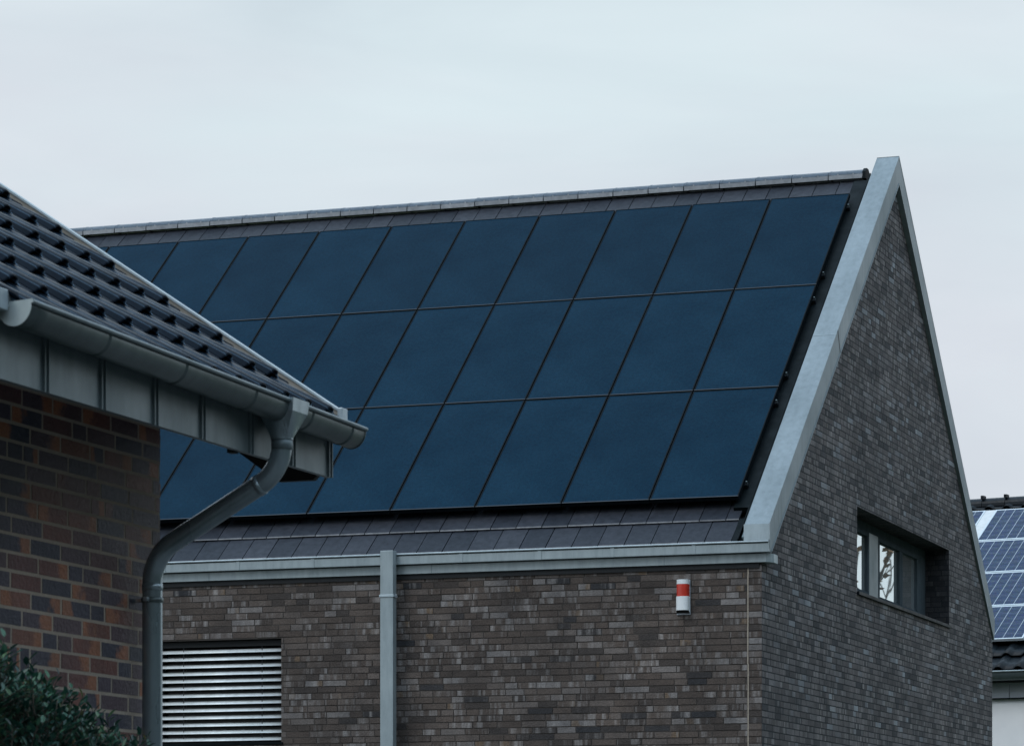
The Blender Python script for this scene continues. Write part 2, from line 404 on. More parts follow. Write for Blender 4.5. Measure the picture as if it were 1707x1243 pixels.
for i in range(ncourse):
    ylo=-.052+i*CY*1.0; yhi=min(ylo+CY+.05,YR-.01)
    off=(.5 if i%2 else 0)*TW
    x=-.289+ (TW-off if i%2 else 0)
    while x>HX:
        xa=max(x-TW,HX)+.009; xb=min(x,-.289)
        w=rt.uniform(-.0018,.0018)
        tilebox(tl,xa,xb,ylo,yhi,.004+w,-.024+w,.020,1,(rt.random(),0,0,1))
        x-=TW
tiles=tl.build('roof_tiles',TILE_MAIN,roof)
bt=MB()
for i in range(ncourse):
    ylo=-.052+i*CY
    tilebox(bt,HX,-.155,ylo,min(ylo+CY+.05,YR-.01),0,-.02,.017,-1,(rt.random(),0,0,1))
bt.build('rear_roof_tiles',TILE_MAIN,roof)
# flashing by the coping, widened and blackened to paint the panel shadow
fl=MB()
def rp(x,y,nrm): return (x,y-SA*nrm,TZ+TA*y+CA*nrm)
def strip(mb,x0,x1,ya,yb,n0,n1):
    q=[rp(x0,ya,n0),rp(x1,ya,n0),rp(x1,yb,n0),rp(x0,yb,n0),rp(x0,ya,n1),rp(x1,ya,n1),rp(x1,yb,n1),rp(x0,yb,n1)]
    for f_ in ((3,2,1,0),(4,5,6,7),(0,1,5,4),(1,2,6,5),(2,3,7,6),(3,0,4,7)): mb.face([q[k] for k in f_])
strip(fl,-.370,-.150,.36,YR-.16,-.03,.030); strip(fl,-.286,-.150,-.06,.25,-.03,-.004)
strip(fl,-.214,-.204,-.075,YR-.05,-.006,.042)
fl.build('side_flashing_shade',DARK_FLASH,roof)
fl=MB(); strip(fl,-.168,-.1505,-.07,YR-.03,-.004,.055); fl.build('upstand_flashing',ZINC_DARK,roof)

# ridge tiles
rg=MB(); lp=MB()
xe=-.285; k=0; RP=.4185
x=-.285
joints=[-.285]+[-.261-.418*k for k in range(1,30)]
for i in range(len(joints)-1):
    a,b=joints[i],max(joints[i+1],HX)
    if a<=HX: break
    c=(rt.random(),0,0,1); dz=rt.uniform(-.002,.002)
    # each tile overlaps the next one to its left by a raised collar
    for (xa,xb,gr) in ((a-.003,b+.003,0),(b+.003+.024,b+.003,.0025)):
        pr=[(YR-.112-gr,9.508),(YR-.112-gr,9.548+gr),(YR-.085,9.578+gr),(YR-.035,9.603+gr),(YR,9.609+gr),(YR+.035,9.603+gr),(YR+.085,9.578+gr),(YR+.112+gr,9.548+gr),(YR+.112+gr,9.508)]
        pr=[(p,q+dz) for p,q in pr]
        rg.prism(pr,'x',xb,xa,col=c)
    # pale lip along the foot with two small notches
    lp.box(b+.008,a-.004,YR-.1205,YR-.113,9.494+dz,9.541+dz,col=c)
    for q in (.28,.72): lp.box(a+(b-a)*q-.008,a+(b-a)*q+.008,YR-.117,YR-.104,9.541+dz,9.556+dz,col=c)
rgo=rg.build('ridge_tiles',TILE_RIDGE,roof); lp.build('ridge_lip',TILE_LIP,rgo)
cap=MB(); cap.prism([(YR-.125,9.49),(YR-.11,9.57),(YR-.04,9.617),(YR+.04,9.617),(YR+.11,9.57),(YR+.125,9.49)],'x',-.292,-.255); cap.build('ridge_end_cap',DARK_FLASH,roof)

# zinc coping over the gable: two legs meeting at the apex
CZ=5.119; CB=4.804
cp=MB()
outer=[(-.085,CZ-TA*.085),(YR,CZ+TA*YR),(YB+.085,CZ-TA*.085)]
inner=[(YB+.085,4.86),(YB+.030,CB-.025),(YR,CB+TA*YR),(-.030,CB-.025),(-.085,4.86)]
P=outer+inner
for i in range(len(P)):
    j=(i+1)%len(P); a,b=P[i],P[j]
    cp.face([(-.147,a[0],a[1]),(.097,a[0],a[1]),(.097,b[0],b[1]),(-.147,b[0],b[1])][::-1])
for xx,fl_ in ((-.147,0),(.097,1)):
    A_=[outer[0],outer[1],inner[2],inner[3],inner[4]]; B_=[outer[1],outer[2],inner[0],inner[1],inner[2]]
    for q in (A_,B_):
        q3=[(xx,a,b) for a,b in q]; cp.face(q3 if not fl_ else q3[::-1])
coping=cp.build('gable_coping',ZINC_COPING,main,bevel=.004)
# drip fold along the lower edge of the outer face, foot piece and the welted seam
dr=MB()
for sgn in (1,-1):
    yy=lambda y: y if sgn>0 else YB-y
    a=[(yy(-.02),CB+TA*-.02),(yy(YR),CB+TA*YR),(yy(YR),CB+TA*YR+.016),(yy(-.02),CB-TA*.02+.016)]
    for x_ in (.1035,): 
        dr.face([(x_,p,q) for p,q in a]); dr.face([(.096,a[0][0],a[0][1]),(x_,a[0][0],a[0][1]),(x_,a[1][0],a[1][1]),(.096,a[1][0],a[1][1])]); dr.face([(.096,a[3][0],a[3][1]),(x_,a[3][0],a[3][1]),(x_,a[2][0],a[2][1]),(.096,a[2][0],a[2][1])])
dr.build('drip_edge',ZINC_COPING,coping)
ft=MB(); ft.box(-.150,.0995,-.100,-.080,4.900,CZ-TA*.085+.006); ft.build('coping_foot',ZINC_BRIGHT,coping)
sm=MB()
def cpt(x,y,n): return (x,y-SA*n,CZ+TA*y+CA*n)
for ys in (2.62,):
    q=[cpt(-.150,ys,-.001),cpt(.100,ys,-.001),cpt(.100,ys+.006,-.001),cpt(-.150,ys+.006,-.001),cpt(-.150,ys,.0025),cpt(.100,ys,.0025),cpt(.100,ys+.006,.0025),cpt(-.150,ys+.006,.0025)]
    for f_ in ((4,5,6,7),(0,1,5,4),(1,2,6,5),(2,3,7,6),(3,0,4,7)): sm.face([q[k] for k in f_])
sm.build('seam',ZINC,coping)
sm=MB(); sm.face([(.0985,2.68,CZ+TA*2.68-.002),(.0985,2.70,CZ+TA*2.70-.002),(.0985,2.80,CB+TA*2.80+.016),(.0985,2.785,CB+TA*2.785+.016)]); sm.build('seam',DARK_FLASH,coping)

# eaves: zinc fascia, gutter face with joint sleeves
fa=MB()
fa.prism([(HX,-.04),(.050,-.04),(.104,.055),(.104,.20),(.012,.20),(.012,.004),(HX,.004)],'z',4.700,4.783)
fas=fa.build('fascia',ZINC,main,bevel=.002)
for x_ in (-.95,-3.32,-5.7,-8.1,-10.5):
    fj=MB(); fj.box(x_-.004,x_+.004,-.0415,-.0395,4.701,4.782); fj.build('fascia_joint',ZINC_COPING,fas)
gt=MB()
gy0,gy1=-.098,-.020
gt.box(HX,.094,gy0,gy0+.003,4.792,4.872)            # front face
gt.box(HX,.094,gy0+.0035,gy1,4.790,4.793)            # floor
gt.box(HX,.094,gy1-.003,gy1+.0,4.794,4.90)           # back
gt.box(.091,.0945,gy0-.012,gy1,4.794,4.906)          # stop end
gut=gt.build('gutter',ZINC,main)
bd=MB(); bd.tube([(HX,gy0-.006,4.889),(.0945,gy0-.006,4.889)],.0085,10); bd.build('bead',ZINC_BRIGHT,gut)
gd=MB(); gd.box(HX,.09,gy0+.006,gy0+.010,4.868,4.884); gd.box(HX,.054,-.042,-.030,4.7835,4.790); gd.build('gutter_shade_strip',DARK_VOID,gut)  # dark strips paint the shade in the bead groove and fascia gap
for x_ in (-.641,-1.452,-2.184,-2.993,-3.72,-4.555,-5.36,-6.17,-7.0,-8.0,-9.0,-10.,-11.): 
    jt=MB(); jt.box(x_-.018,x_+.018,gy0-.004,gy0-.0005,4.790,4.876); jt.build('gutter_sleeve',ZINC,gut)
# square rainwater pipe
pp=MB(); pp.box(-3.797,-3.662,-.200,-.106,0.0,4.921)
pipe=pp.build('downpipe',ZINC,main,bevel=.004)
cl=MB(); cl.box(-3.806,-3.653,-.208,-.098,4.466,4.490); clo=cl.build('pipe_clamp',ZINC_BRIGHT,pipe,bevel=.003)
cl=MB(); cl.box(-3.652,-3.640,-.163,-.146,4.462,4.494); cl.build('clamp_bolt',STEEL,clo); cl=MB(); cl.box(-3.735,-3.722,-.098,-.006,4.472,4.484); cl.build('wall_pin',STEEL,clo)
# movement joint
mj=MB(); v=1.5; xx=-.134
while v<4.69:
    h=.9 if v<2 else rt.uniform(.35,.62); xo=xx+rt.uniform(-.003,.003)
    mj.box(xo-.0055,xo+.0055,-.0075,-.001,v,min(v+h,4.699)); v+=h
mj.build('movement_joint',SEALANT,main)

# front window with external blind
wf=MB()
x0,x1,z0,z1=BL
wf.box(x0,x1,.200,.26,z0,z1)
win=wf.build('window',DARK_VOID,main)
gl=MB(); gl.box(x0+.06,x1-.06,.196,.1995,z0+.06,z1-.06); gl.build('pane',GLASS_DARK,win)
bl=MB()
nsl=12; zt=4.000; pitch=.0735
for i in range(13):
    zc=zt-i*pitch; sec=[]
    for j in range(7):
        t=j/6-.5; zz=zc+t*.040
        bow=.007*(1-(2*t)**2)
        sec.append((.060+t*.066-bow*.5, zz+bow*.7))
    rows=[[(x0+.008,p,q) for p,q in sec],[(x1-.008,p,q) for p,q in sec]]
    bl.grid(rows)
blo=bl.build('blind_slats',SLAT,win)
so=blo.modifiers.new('Solidify','SOLIDIFY'); so.thickness=.0008
hb=MB(); hb.box(x0+.01,x1-.01,.045,.125,4.045,4.10); hb.build('blind_headbox',DARK_VOID,win)
bb=MB(); bb.box(x0+.012,x1-.012,.06,.105,z0+.028,z0+.052); bb.build('blind_bottom_rail',ZINC_DARK,win,bevel=.004)
for x_ in (-6.02,-5.16): cd=MB(); cd.box(x_-.003,x_+.003,.046,.050,z0+.05,4.05); cd.box(x_-.0025,x_+.0025,.118,.121,z0+.05,4.05); cd.build('blind_cord',CORD,win)
sl=MB(); sl.box(x0-.02,x1+.02,-.025,.19,z0-.022,z0+.002); sl.build('sill',DARK_FLASH,win,bevel=.003)

# gable window: three lights in a grey frame, set back in the reveal
y0,y1,z0,z1=WIN; XF=-.27
wn=MB()
fx0,fx1=-.285,-.225
def fbox(mb,ya,yb,za,zb,d=0): mb.box(fx0,fx1+d,ya,yb,za,zb)
fbox(wn,y0,y1,z0-.02,z0+.075); fbox(wn,y0,y1,z1-.10,z1)
fbox(wn,y0,y0+.07,z0+.075,z1-.10)
fbox(wn,8.12,y1,z0+.075,z1-.10)
mull=[(5.49,6.06)]
gwin=wn.build('gable_window',GREY_PAINT,main)
# sashes
lights=[(y0+.07,5.50),(5.95,7.15),(7.15,8.12)]
ml=MB(); fbox(ml,5.50,5.95,z0+.075,z1-.10,.012); ml.build('mullion',ZINC_FASCIA,gwin,bevel=.004)
for (a,b) in lights:
    s_=MB()
    w_=.085
    for (ya,yb,za,zb) in ((a,b,z0+.076,z0+.076+.05),(a,b,z1-.101-.05,z1-.101),(a,a+w_,z0+.126,z1-.151),(b-w_,b,z0+.126,z1-.151)):
        s_.box(fx0+.01,fx1+.014,ya+.004,yb-.004,za+.001,zb-.001)
    so_=s_.build('sash',GREY_PAINT,gwin,bevel=.003)
    p_=MB(); p_.box(fx0+.012,fx1-.022,a+w_-.01,b-w_+.01,z0+.12,z1-.145); p_.build('pane',GLASS,so_)
sl=MB(); sl.prism([(-.224,y0-.01),(gx(y0)+.03,y0-.01),(gx(y1)+.03,y1+.012),(-.224,y1+.012)],'z',z0-.045,z0-.008); sl.build('window_sill',BLACK_METAL,gwin,bevel=.004)

# mounting rails under the panels
PZ=5.105
def pp_(x,y,n): return (x,y-SA*n,PZ+TA*y+CA*n)
rows_y=[.335,1.896,3.481,5.035]
for a,b in zip(rows_y[:-1],rows_y[1:]):
    for q in (.14,.88):
        y=a+(b-a)*q; rl=MB(); bo=MB()
        Pq=[pp_(HX+.9,y-.015,-.085),pp_(HX+.9,y+.015,-.085),pp_(HX+.9,y+.015,-.047),pp_(HX+.9,y-.015,-.047)]
        Qq=[(-.290,p[1],p[2]) for p in Pq]
        for i in range(4):
            j=(i+1)%4; rl.face([Pq[i],Pq[j],Qq[j],Qq[i]])
        rl.face(Qq); rl.face(Pq[::-1])
        c=Vector(pp_(-.300,y,-.020)); M_=Matrix.Translation(c)@Matrix.Rotation(R(39.4),4,'X')
        bo.box(-.008,.006,-.007,.007,-.020,.004,M=M_)
        rlo=rl.build('mounting_rail',BLACK_METAL,roof); bo.build('rail_clamp',STEEL,rlo) if False else bo.build('rail_clamp',ZINC_DARK,roof)

# ------------------------------------------------------------------ SOLAR PANELS
PWT=.897; PW=.884
ROWN=['bottom','middle','top']
ORD=['first','second','third','fourth','fifth','sixth','seventh','eighth','ninth','tenth','eleventh','twelfth']
def make_panel(name,W,H,T,fw,fmat,gmat,recess=.003):
    root=empty(name)
    f=MB()
    dk_=(.5,0,0,1); lt_=(.5,.8,0,1)
    f.box(-W,0,0,fw,-T,-.0015,col=dk_); f.box(-W,0,-.0005,fw*.9,-.0015,.0002,col=lt_); f.box(-W,0,H-fw,H,-T,0,col=dk_); f.box(-W,-W+fw,fw,H-fw,-T,0,col=dk_); f.box(-fw,0,fw,H-fw,-T,0,col=dk_)
    f.box(-W+fw,-fw,fw,H-fw,-T,-T+.003,col=dk_)
    f.build('frame',fmat,root)
    g_=MB(); g_.face([(-W+fw-.001,fw-.001,-recess),(-fw+.001,fw-.001,-recess),(-fw+.001,H-fw+.001,-recess),(-W+fw-.001,H-fw+.001,-recess)])
    g_.build('glass',gmat,root)
    return root
def copy_thing(r):
    c=r.copy(); C.objects.link(c)
    for ch in r.children:
        d=ch.copy(); C.objects.link(d); d.parent=c
    return c
Hs=[(rows_y[i+1]-rows_y[i])/CA-.018 for i in range(3)]
proto={}
for r_i in range(3):
    for k in range(12):
        if k==0:
            o=make_panel('solar_panel',PW,Hs[r_i],.045,.011,PV_FRAME,PV); proto[r_i]=o
        else: o=copy_thing(proto[r_i])
        o.location=pp_(-.322-k*PWT,rows_y[r_i],0)
        tw=rt.uniform(-.0012,.0012)
        o.rotation_euler=(R(39.4)+tw,rt.uniform(-.001,.001),0)
        lab='black solar panel in the %s row, %s from the zinc gable coping'%(ROWN[r_i],ORD[k])
        tag(o,lab,'solar panel','black solar panels on the tiled roof')

# ------------------------------------------------------------------ ALARM SIREN
sir=empty('alarm_siren',(-.765,-.006,4.225),0,'red and white alarm siren mounted on the dark brick wall near the corner','alarm')
W2=.066
def dshape(w,dep,n=14,flat=.45):
    pts=[(w,0.0),(w,-dep*.35)]
    for i in range(n+1):
        t=i/n*PI; pts.append((w*math.cos(t)*.97,-dep*.35-dep*.65*math.sin(t)**.8))
    pts+=[(-w,-dep*.35),(-w,0.0)]
    return pts
def loft(mb,sec,z0f,z1f,bottom=True):
    n_=len(sec); lo=[Vector((p[0],p[1],z0f(p))) for p in sec]; hi=[Vector((p[0],p[1],z1f(p))) for p in sec]
    for i in range(n_):
        j=(i+1)%n_; mb.face([lo[i],lo[j],hi[j],hi[i]],None,False)
    if bottom: mb.face(lo[::-1])
    mb.face(hi)
sb=MB(); loft(sb,dshape(W2,.088),lambda p:.040*min(1,-p[1]/.05),lambda p:.172,False); sb.build('siren_body',WHITE_PLASTIC,sir,bevel=.003)
sb=MB(); loft(sb,dshape(W2*.93,.082),lambda p:.173,lambda p:.288); sb.build('siren_lens',RED_LENS,sir)
sb=MB(); loft(sb,dshape(W2*.93,.082),lambda p:.289,lambda p:.332); sb.build('siren_top',WHITE_PLASTIC,sir,bevel=.003)
sb=MB(); sb.face([(p[0]*.985,p[1]*.985,.040*min(1,-p[1]/.05)+.0015) for p in dshape(W2,.088)][::-1]); sb.build('siren_underside_shade',DARK_VOID,sir)  # near-black sheet paints the shade on the siren's underside
sb=MB(); sb.box(-W2*1.0,W2*1.03,-.016,-.0005,.0,.330); sb.build('back_plate',GREY_PLASTIC,sir,bevel=.002)

# ------------------------------------------------------------------ NEIGHBOURING BRICK BUILDING (frame rotated by -1.17 deg)
CAM=Vector((7.803,-29.794,1.6))
PHI=R(19.077-20.25)
Rot=Matrix.Rotation(PHI,3,'Z')
XW,YE=-5.638,11.335
o_=Vector((XW,YE,0)); loc=Rot@o_+Vector((CAM.x,CAM.y,0))
nb=empty('red_brick_outbuilding',loc,PHI,'purple red brick building with dark glazed pantiles and a half round zinc gutter','building')
def B(mb,name,mat,parent=nb,**k):
    # geometry is given in the building's survey frame; shift to its root
    par=parent
    mb.v=[(p[0]-XW,p[1]-YE,p[2]) for p in mb.v]
    return mb.build(name,mat,par,**k)
TB=math.tan(R(33.6)); cB=math.cos(R(33.6)); sB=math.sin(R(33.6))
rn=random.Random(21)
YN=9.00; YF=11.76
wb=MB()
cz=2.409-.0655*12
sold=[]; 
for i in range(10):
    u1_=10.292-i*.0735; sold.append((u1_-.0625,u1_,2.163,2.4625-.0))
hole=(9.5,10.300,2.158,2.4715)
bricks(wb,lambda u,v,d:(XW+d,u,v),9.4,YE,cz,3.46,.0655,.0125,[(.228,.84),(.114,.16)],rn,proud=.0012,
       shift=lambda r:(0 if r%2 else .12)+.03*((r*7)%3),holes=[hole],jit=.0007,vj=.0135,extra=sold)
B(wb,'brickwork',BR_NB)
wc=MB(); wc.box(-10.6,XW,9.4,YE,0,3.46); 
wc.prism([(-10.6,3.46),(XW,3.46),(XW-.1,3.62),(-8.12,5.30),(-10.5,3.62)],'y',9.41,YE-.003)
B(wc,'wall',MT_NB)
# gable brickwork on the far end
gbk=MB(); bricks(gbk,lambda u,v,d:(u,YE+d,v),-10.6,XW,cz,5.2,.0625,.0115,[(.240,.8),(.120,.2)],rn,planes=[(TB,1,3.62+TB*(XW-.1)),(-TB,1,3.62+TB*10.5)],proud=.0035)
B(gbk,'gable_brickwork',BR_NB)
# roof: deck, tiles
EX=-5.075; EZ=3.455            # eave edge of the tile base plane
XRG=-8.1
def np_(x,y,n_=0):  # x position along the slope (horizontal), n_ = height normal to the slope
    return (x+sB*n_, y, EZ+(EX-x)*TB+cB*n_)
dk=MB(); zr=EZ+(EX-XRG)*TB
dk.prism([(EX-.03,EZ-.012),(XRG,zr-.03),(2*XRG-EX+.03,EZ-.012),(2*XRG-EX+.03,EZ-.10),(XRG,zr-.15),(EX-.03,EZ-.10)],'y',YN+.05,YF-.05)
nroof=B(dk,'roof',DARK_WOOD)
tm=MB(); CW=.2075; CL=.2365   # tile width (Y), course (horizontal X)
def roll(t):
    # t in 0..1 : broad pan, small rib, raised roll
    if t<.06: return .10*(1-t/.06)
    if t<.40: return 0.0+.10*math.sin((t-.06)/.34*PI)*-.6
    if t<.47: return .24*math.sin((t-.40)/.07*PI/2)
    if t<.50: return .24
    if t<.55: return .24*(1-(t-.5)/.05)+.05
    if t<.60: return .05+.45*(t-.55)/.05
    if t<.92: 
        a=(t-.60)/.32*PI; return .50+.50*math.sin(a)**.7
    return .50*(1-(t-.92)/.08)+.10*(t-.92)/.08
ts=[0,.03,.06,.14,.23,.32,.40,.455,.47,.50,.515,.55,.59,.60,.625,.64,.70,.76,.82,.885,.895,.905,.95,.98,1.0]
RIB_GLINT=[1.0 if t in (.47,.50) else (1.0 if t in (.60,.625) else (.45 if t==.895 else 0)) for t in ts]  # painted highlight lines along the rib and roll shoulders
ncol=13; Y0=11.640+.060   # the last column ends under the far verge
for ci in range(13):
    xlo=-5.045-ci*CL+.02 if ci else -5.045; 
    xlo=-5.028-ci*CL
    xhi=max(xlo-CL-.03,XRG)
    for cj in range(ncol):
        yb=Y0-cj*CW
        c=(rn.random(),0,0,1); dn=rn.uniform(-.0015,.0015)
        rows=[]
        for s_,xq in ((0,xlo),(.04,xlo-.008),(.5,(xlo+xhi)/2),(1,xhi)):
            row=[]
            for t in ts:
                if yb-t*CW<YN+.06: tt=(yb-YN-.06)/CW
                else: tt=t
                h=roll(tt)*(.038-.020*s_); lift=.018-.016*s_+dn
                if s_==0: lift-=.004
                row.append(np_(xq,yb-tt*CW,lift+h))
            rows.append(row)
        tm.grid(rows,smooth=True,col=c,cf=lambda j,c=c:(c[0],RIB_GLINT[j],0,1))
tmo=B(tm,'pantiles',TILE_NB,nroof)
tmo.modifiers.new('Solidify','SOLIDIFY').thickness=.009; tmo.modifiers['Solidify'].offset=1
bk=MB(); bk.face([(XRG,YN+.05,zr+.02),(XRG,YF-.05,zr+.02),(2*XRG-EX,YF-.05,EZ+.02),(2*XRG-EX,YN+.05,EZ+.02)]); B(bk,'rear_pantiles',TILE_NB,nroof)
rdg=MB(); rdg.tube([(XRG,YN+.02,zr+.03),(XRG,YF,zr+.03)],.11,14); B(rdg,'ridge_tiles',TILE_NB,nroof)
# verge boards with bright folded metal on top
def verge(y0,y1,name='verge_trim'):
    # inner board
    v_=MB()
    def vz(x,o): return 3.511+(-5.09-x)*TB*.9985+o
    xs=[-5.055,XRG]
    yin=y0 if y0>10 else y1
    v_.prism([(-5.055,vz(-5.055,-.095)),(-5.055,vz(-5.055,-.006)),(XRG,vz(XRG,-.006)),(XRG,vz(XRG,-.095))],'y',y0,y1)
    b_=B(v_,'verge_board',VERGE_BOARD)
    t_=MB(); t_.prism([(-5.050,vz(-5.050,-.0055)),(-5.050,vz(-5.050,.004)),(XRG,vz(XRG,.004)),(XRG,vz(XRG,-.0055))],'y',y0-.006,y1+.006)
    B(t_,'verge_trim',ZINC_BRIGHT,b_)
    e_=MB(); e_.box(-5.051,-5.030,y0-.012,y1+.010,3.425,3.492); B(e_,'verge_end_cap',ZINC_BRIGHT,b_,bevel=.003)
    q_=MB(); q_.prism([(-5.14,3.235),(-5.14,3.40),(-5.6,3.70),(XRG,vz(XRG,-.10)),(XRG,vz(XRG,-.30)),(-5.31,3.215),(-5.16,3.215)],'y',y0+.0,y1-.004); B(q_,'barge_board',DARK_WOOD)
verge(YF-.038,YF-.004); verge(YN+.004,YN+.038)
# near verge end piece is deeper and pale
e_=MB(); e_.prism([(-5.12,3.44),(-5.035,3.44),(-5.035,3.485),(-5.12,3.54)],'y',YN-.03,YN+.095); B(e_,'verge_end_piece',ZINC,bevel=.003)
# rafter tail seen below the fascia
q_=MB(); q_.box(-5.150,-5.123,10.91,10.95,3.219,3.32); B(q_,'rafter_tail',DARK_WOOD)
# fascia of folded zinc cassettes
ff=MB(); ff.box(-5.122,-5.098,YN+.01,11.765,3.226,3.440); fo=B(ff,'fascia',ZINC_FASCIA)
for y_ in (9.02,9.414,9.814,10.211,10.591,11.002,11.385,11.738):
    sf=MB(); sf.prism([(-5.0975,y_-.018),(-5.088,y_-.018),(-5.088,y_-.012),(-5.0955,y_-.012),(-5.0955,y_+.010),(-5.088,y_+.010),(-5.088,y_+.016),(-5.0975,y_+.016)],'z',3.224,3.438)
    B(sf,'standing_seam',ZINC_FASCIA,fo)
# half-round gutter falling towards the far end
GX=-5.018; GR=.0585
def gz(y): return 3.455-(y-9.07)*(3.455-3.413)/(11.77-9.07)
gm=MB(); rows=[]
for i in range(25):
    y_=9.07+(11.775-9.07)*i/24
    rows.append([(GX-GR*math.cos(PI*k/20),y_,gz(y_)-.008-GR*1.12*math.sin(PI*k/20)) for k in range(21)])
gm.grid(rows); go=B(gm,'gutter',ZINC_DARK); go.modifiers.new('Solidify','SOLIDIFY').thickness=.0012
bm_=MB(); bm_.tube([(GX+GR+.004,9.066,gz(9.07)-.002),(GX+GR+.004,11.779,gz(11.775)-.002)],.0082,12); B(bm_,'bead',ZINC_FASCIA,go)
for y_ in (9.123,9.613,10.19,10.766,11.275,11.657):
    sm=MB(); rows=[]
    for dy in (-.016,-.015,.0,.001,.002):
        rr=GR+{-.016:.0,-.015:.0016,.0:.0018,.001:.0035,.002:.0}[dy]
        rows.append([(GX-rr*math.cos(PI*k/20),y_+dy,gz(y_)-.008-rr*1.12*math.sin(PI*k/20)) for k in range(21)])
    sm.grid(rows); B(sm,'gutter_joint',ZINC_DARK,go)
for y_,mt in ((9.066,ZINC_CAP),(11.778,ZINC_DARK)):
    ec=MB(); pts=[(GX-(GR+.003)*math.cos(PI*k/20),gz(y_)-.008-(GR+.003)*1.12*math.sin(PI*k/20)) for k in range(21)]
    pts+= [(GX+GR+.010,gz(y_)-.004),(GX+GR+.006,gz(y_)+.006),(GX-.020,gz(y_)+.001),(GX-.026,gz(y_)-.006)]
    ec.prism(pts,'y',y_-.004,y_+.001); B(ec,'end_cap',mt,go)
# outlet funnel and swan-neck downpipe
YP=11.112
hp=MB()
def ring_rect(z,wx,wy,cx,n=32):
    out=[]
    for k in range(n):
        a=2*PI*k/n+PI/4*0; c_,s_=math.cos(a),math.sin(a); m_=max(abs(c_),abs(s_)); out.append((cx+wx*c_/m_,YP+wy*s_/m_,z))
    return out
def ring_c(z,r,cx,n=32): return [(cx+r*math.cos(2*PI*k/n),YP+r*math.sin(2*PI*k/n),z) for k in range(n)]
ft_=[ring_rect(3.432,.076,.074,GX+.004),ring_rect(3.385,.070,.068,GX+.004)]
a_=ring_rect(3.385,.070,.068,GX+.004); b_=ring_c(3.292,.0425,GX)
for q in (.35,.7): ft_.append([tuple(a_[i][j]*(1-q)+b_[i][j]*q for j in range(3)) for i in range(32)])
ft_+=[b_,ring_c(3.286,.0425,GX)]
hp.grid(ft_,closed=True,smooth=False); B(hp,'outlet_funnel',ZINC_PIPE,go)
ctrl=[Vector(p) for p in ((GX,YP,3.30),(GX,YP,3.172),(-5.558,YP,2.872),(-5.558,YP,2.0))]
def fillet(pts,rad,n_=10):
    out=[pts[0]]
    for i in range(1,len(pts)-1):
        p=pts[i]; a=(pts[i-1]-p).normalized(); b=(pts[i+1]-p).normalized(); ang=a.angle(b); d=rad/math.tan(ang/2)
        A0=p+a*d; B0=p+b*d; cdir=(a+b).normalized(); cen=p+cdir*(rad/math.sin(ang/2))
        v0=A0-cen; v1=B0-cen; th=v0.angle(v1); ax=v0.cross(v1).normalized()
        for k in range(n_+1): out.append(cen+Matrix.Rotation(th*k/n_,3,ax)@v0)
    out.append(pts[-1]); return out
path=fillet(ctrl,.175,14)
path[-1]=Vector((-5.558,YP,0.0))
pm=MB(); pm.tube(path,.0385,24); dp=B(pm,'downpipe',ZINC_PIPE)
def collar(c,d,r0,w):
    m_=MB(); d=Vector(d).normalized(); c=Vector(c)
    m_.tube([c-d*w,c-d*(w-.001),c+d*(w-.001),c+d*w],[r0-.003,r0,r0,r0-.003],24); return m_
i1=15; B(collar(path[i1]+(path[i1+1]-path[i1]).normalized()*.004,path[i1+1]-path[i1],.0405,.012),'pipe_joint',ZINC_PIPE,dp)
B(collar((GX,YP,3.268),(0,0,1),.0405,.02),'pipe_joint',ZINC_FASCIA,dp)
B(collar((-5.558,YP,2.752),(0,0,1),.0402,.014),'pipe_joint',ZINC_PIPE,dp)
m_=collar((-5.558,YP,2.703),(0,0,1),.0425,.010); pc=B(m_,'pipe_clamp',ZINC_DARK,dp)
m_=MB(); m_.box(-5.64,-5.60,YP-.012,YP+.012,2.696,2.710); B(m_,'wall_pin',STEEL,pc); m_=MB(); m_.box(-5.566,-5.55,YP-.062,YP-.040,2.695,2.711); B(m_,'clamp_bolt',STEEL,pc)

# ------------------------------------------------------------------ SHRUB in front of the wall
sh=empty('evergreen_shrub',Rot@Vector((-5.15,9.6,0))+Vector((CAM.x,CAM.y,0)),PHI,'dark green leafy shrub growing against the purple red brick wall','shrub')
rs=random.Random(5)
def top_h(y): # outline of the crown along the wall (survey y)
    base=[(8.6,2.33),(9.4,2.34),(9.66,2.32),(9.80,2.29),(9.92,2.24),(10.05,2.215),(10.35,2.155),(10.55,2.09),(10.7,2.00),(10.9,1.70)]
    for (a,b),(c,d) in zip(base,base[1:]):
        if a<=y<=c: return b+(d-b)*(y-a)/(c-a)
    return 1.9
lf=MB(); st=MB()
def leaf(mb,p,d,up,L,W,c):
    d=d.normalized(); s_=d.cross(up).normalized(); nn=s_.cross(d)
    pts=[p,p+d*L*.3+s_*W*.42+nn*L*.05,p+d*L*.65+s_*W*.40+nn*L*.04,p+d*L-nn*L*.06,p+d*L*.65-s_*W*.40+nn*L*.04,p+d*L*.3-s_*W*.42+nn*L*.05]
    mid=p+d*L*.5-nn*L*.03
    mb.face([pts[0],pts[1],pts[2],mid],c); mb.face([mid,pts[2],pts[3],pts[4]],c); mb.face([pts[0],mid,pts[4],pts[5]],c)
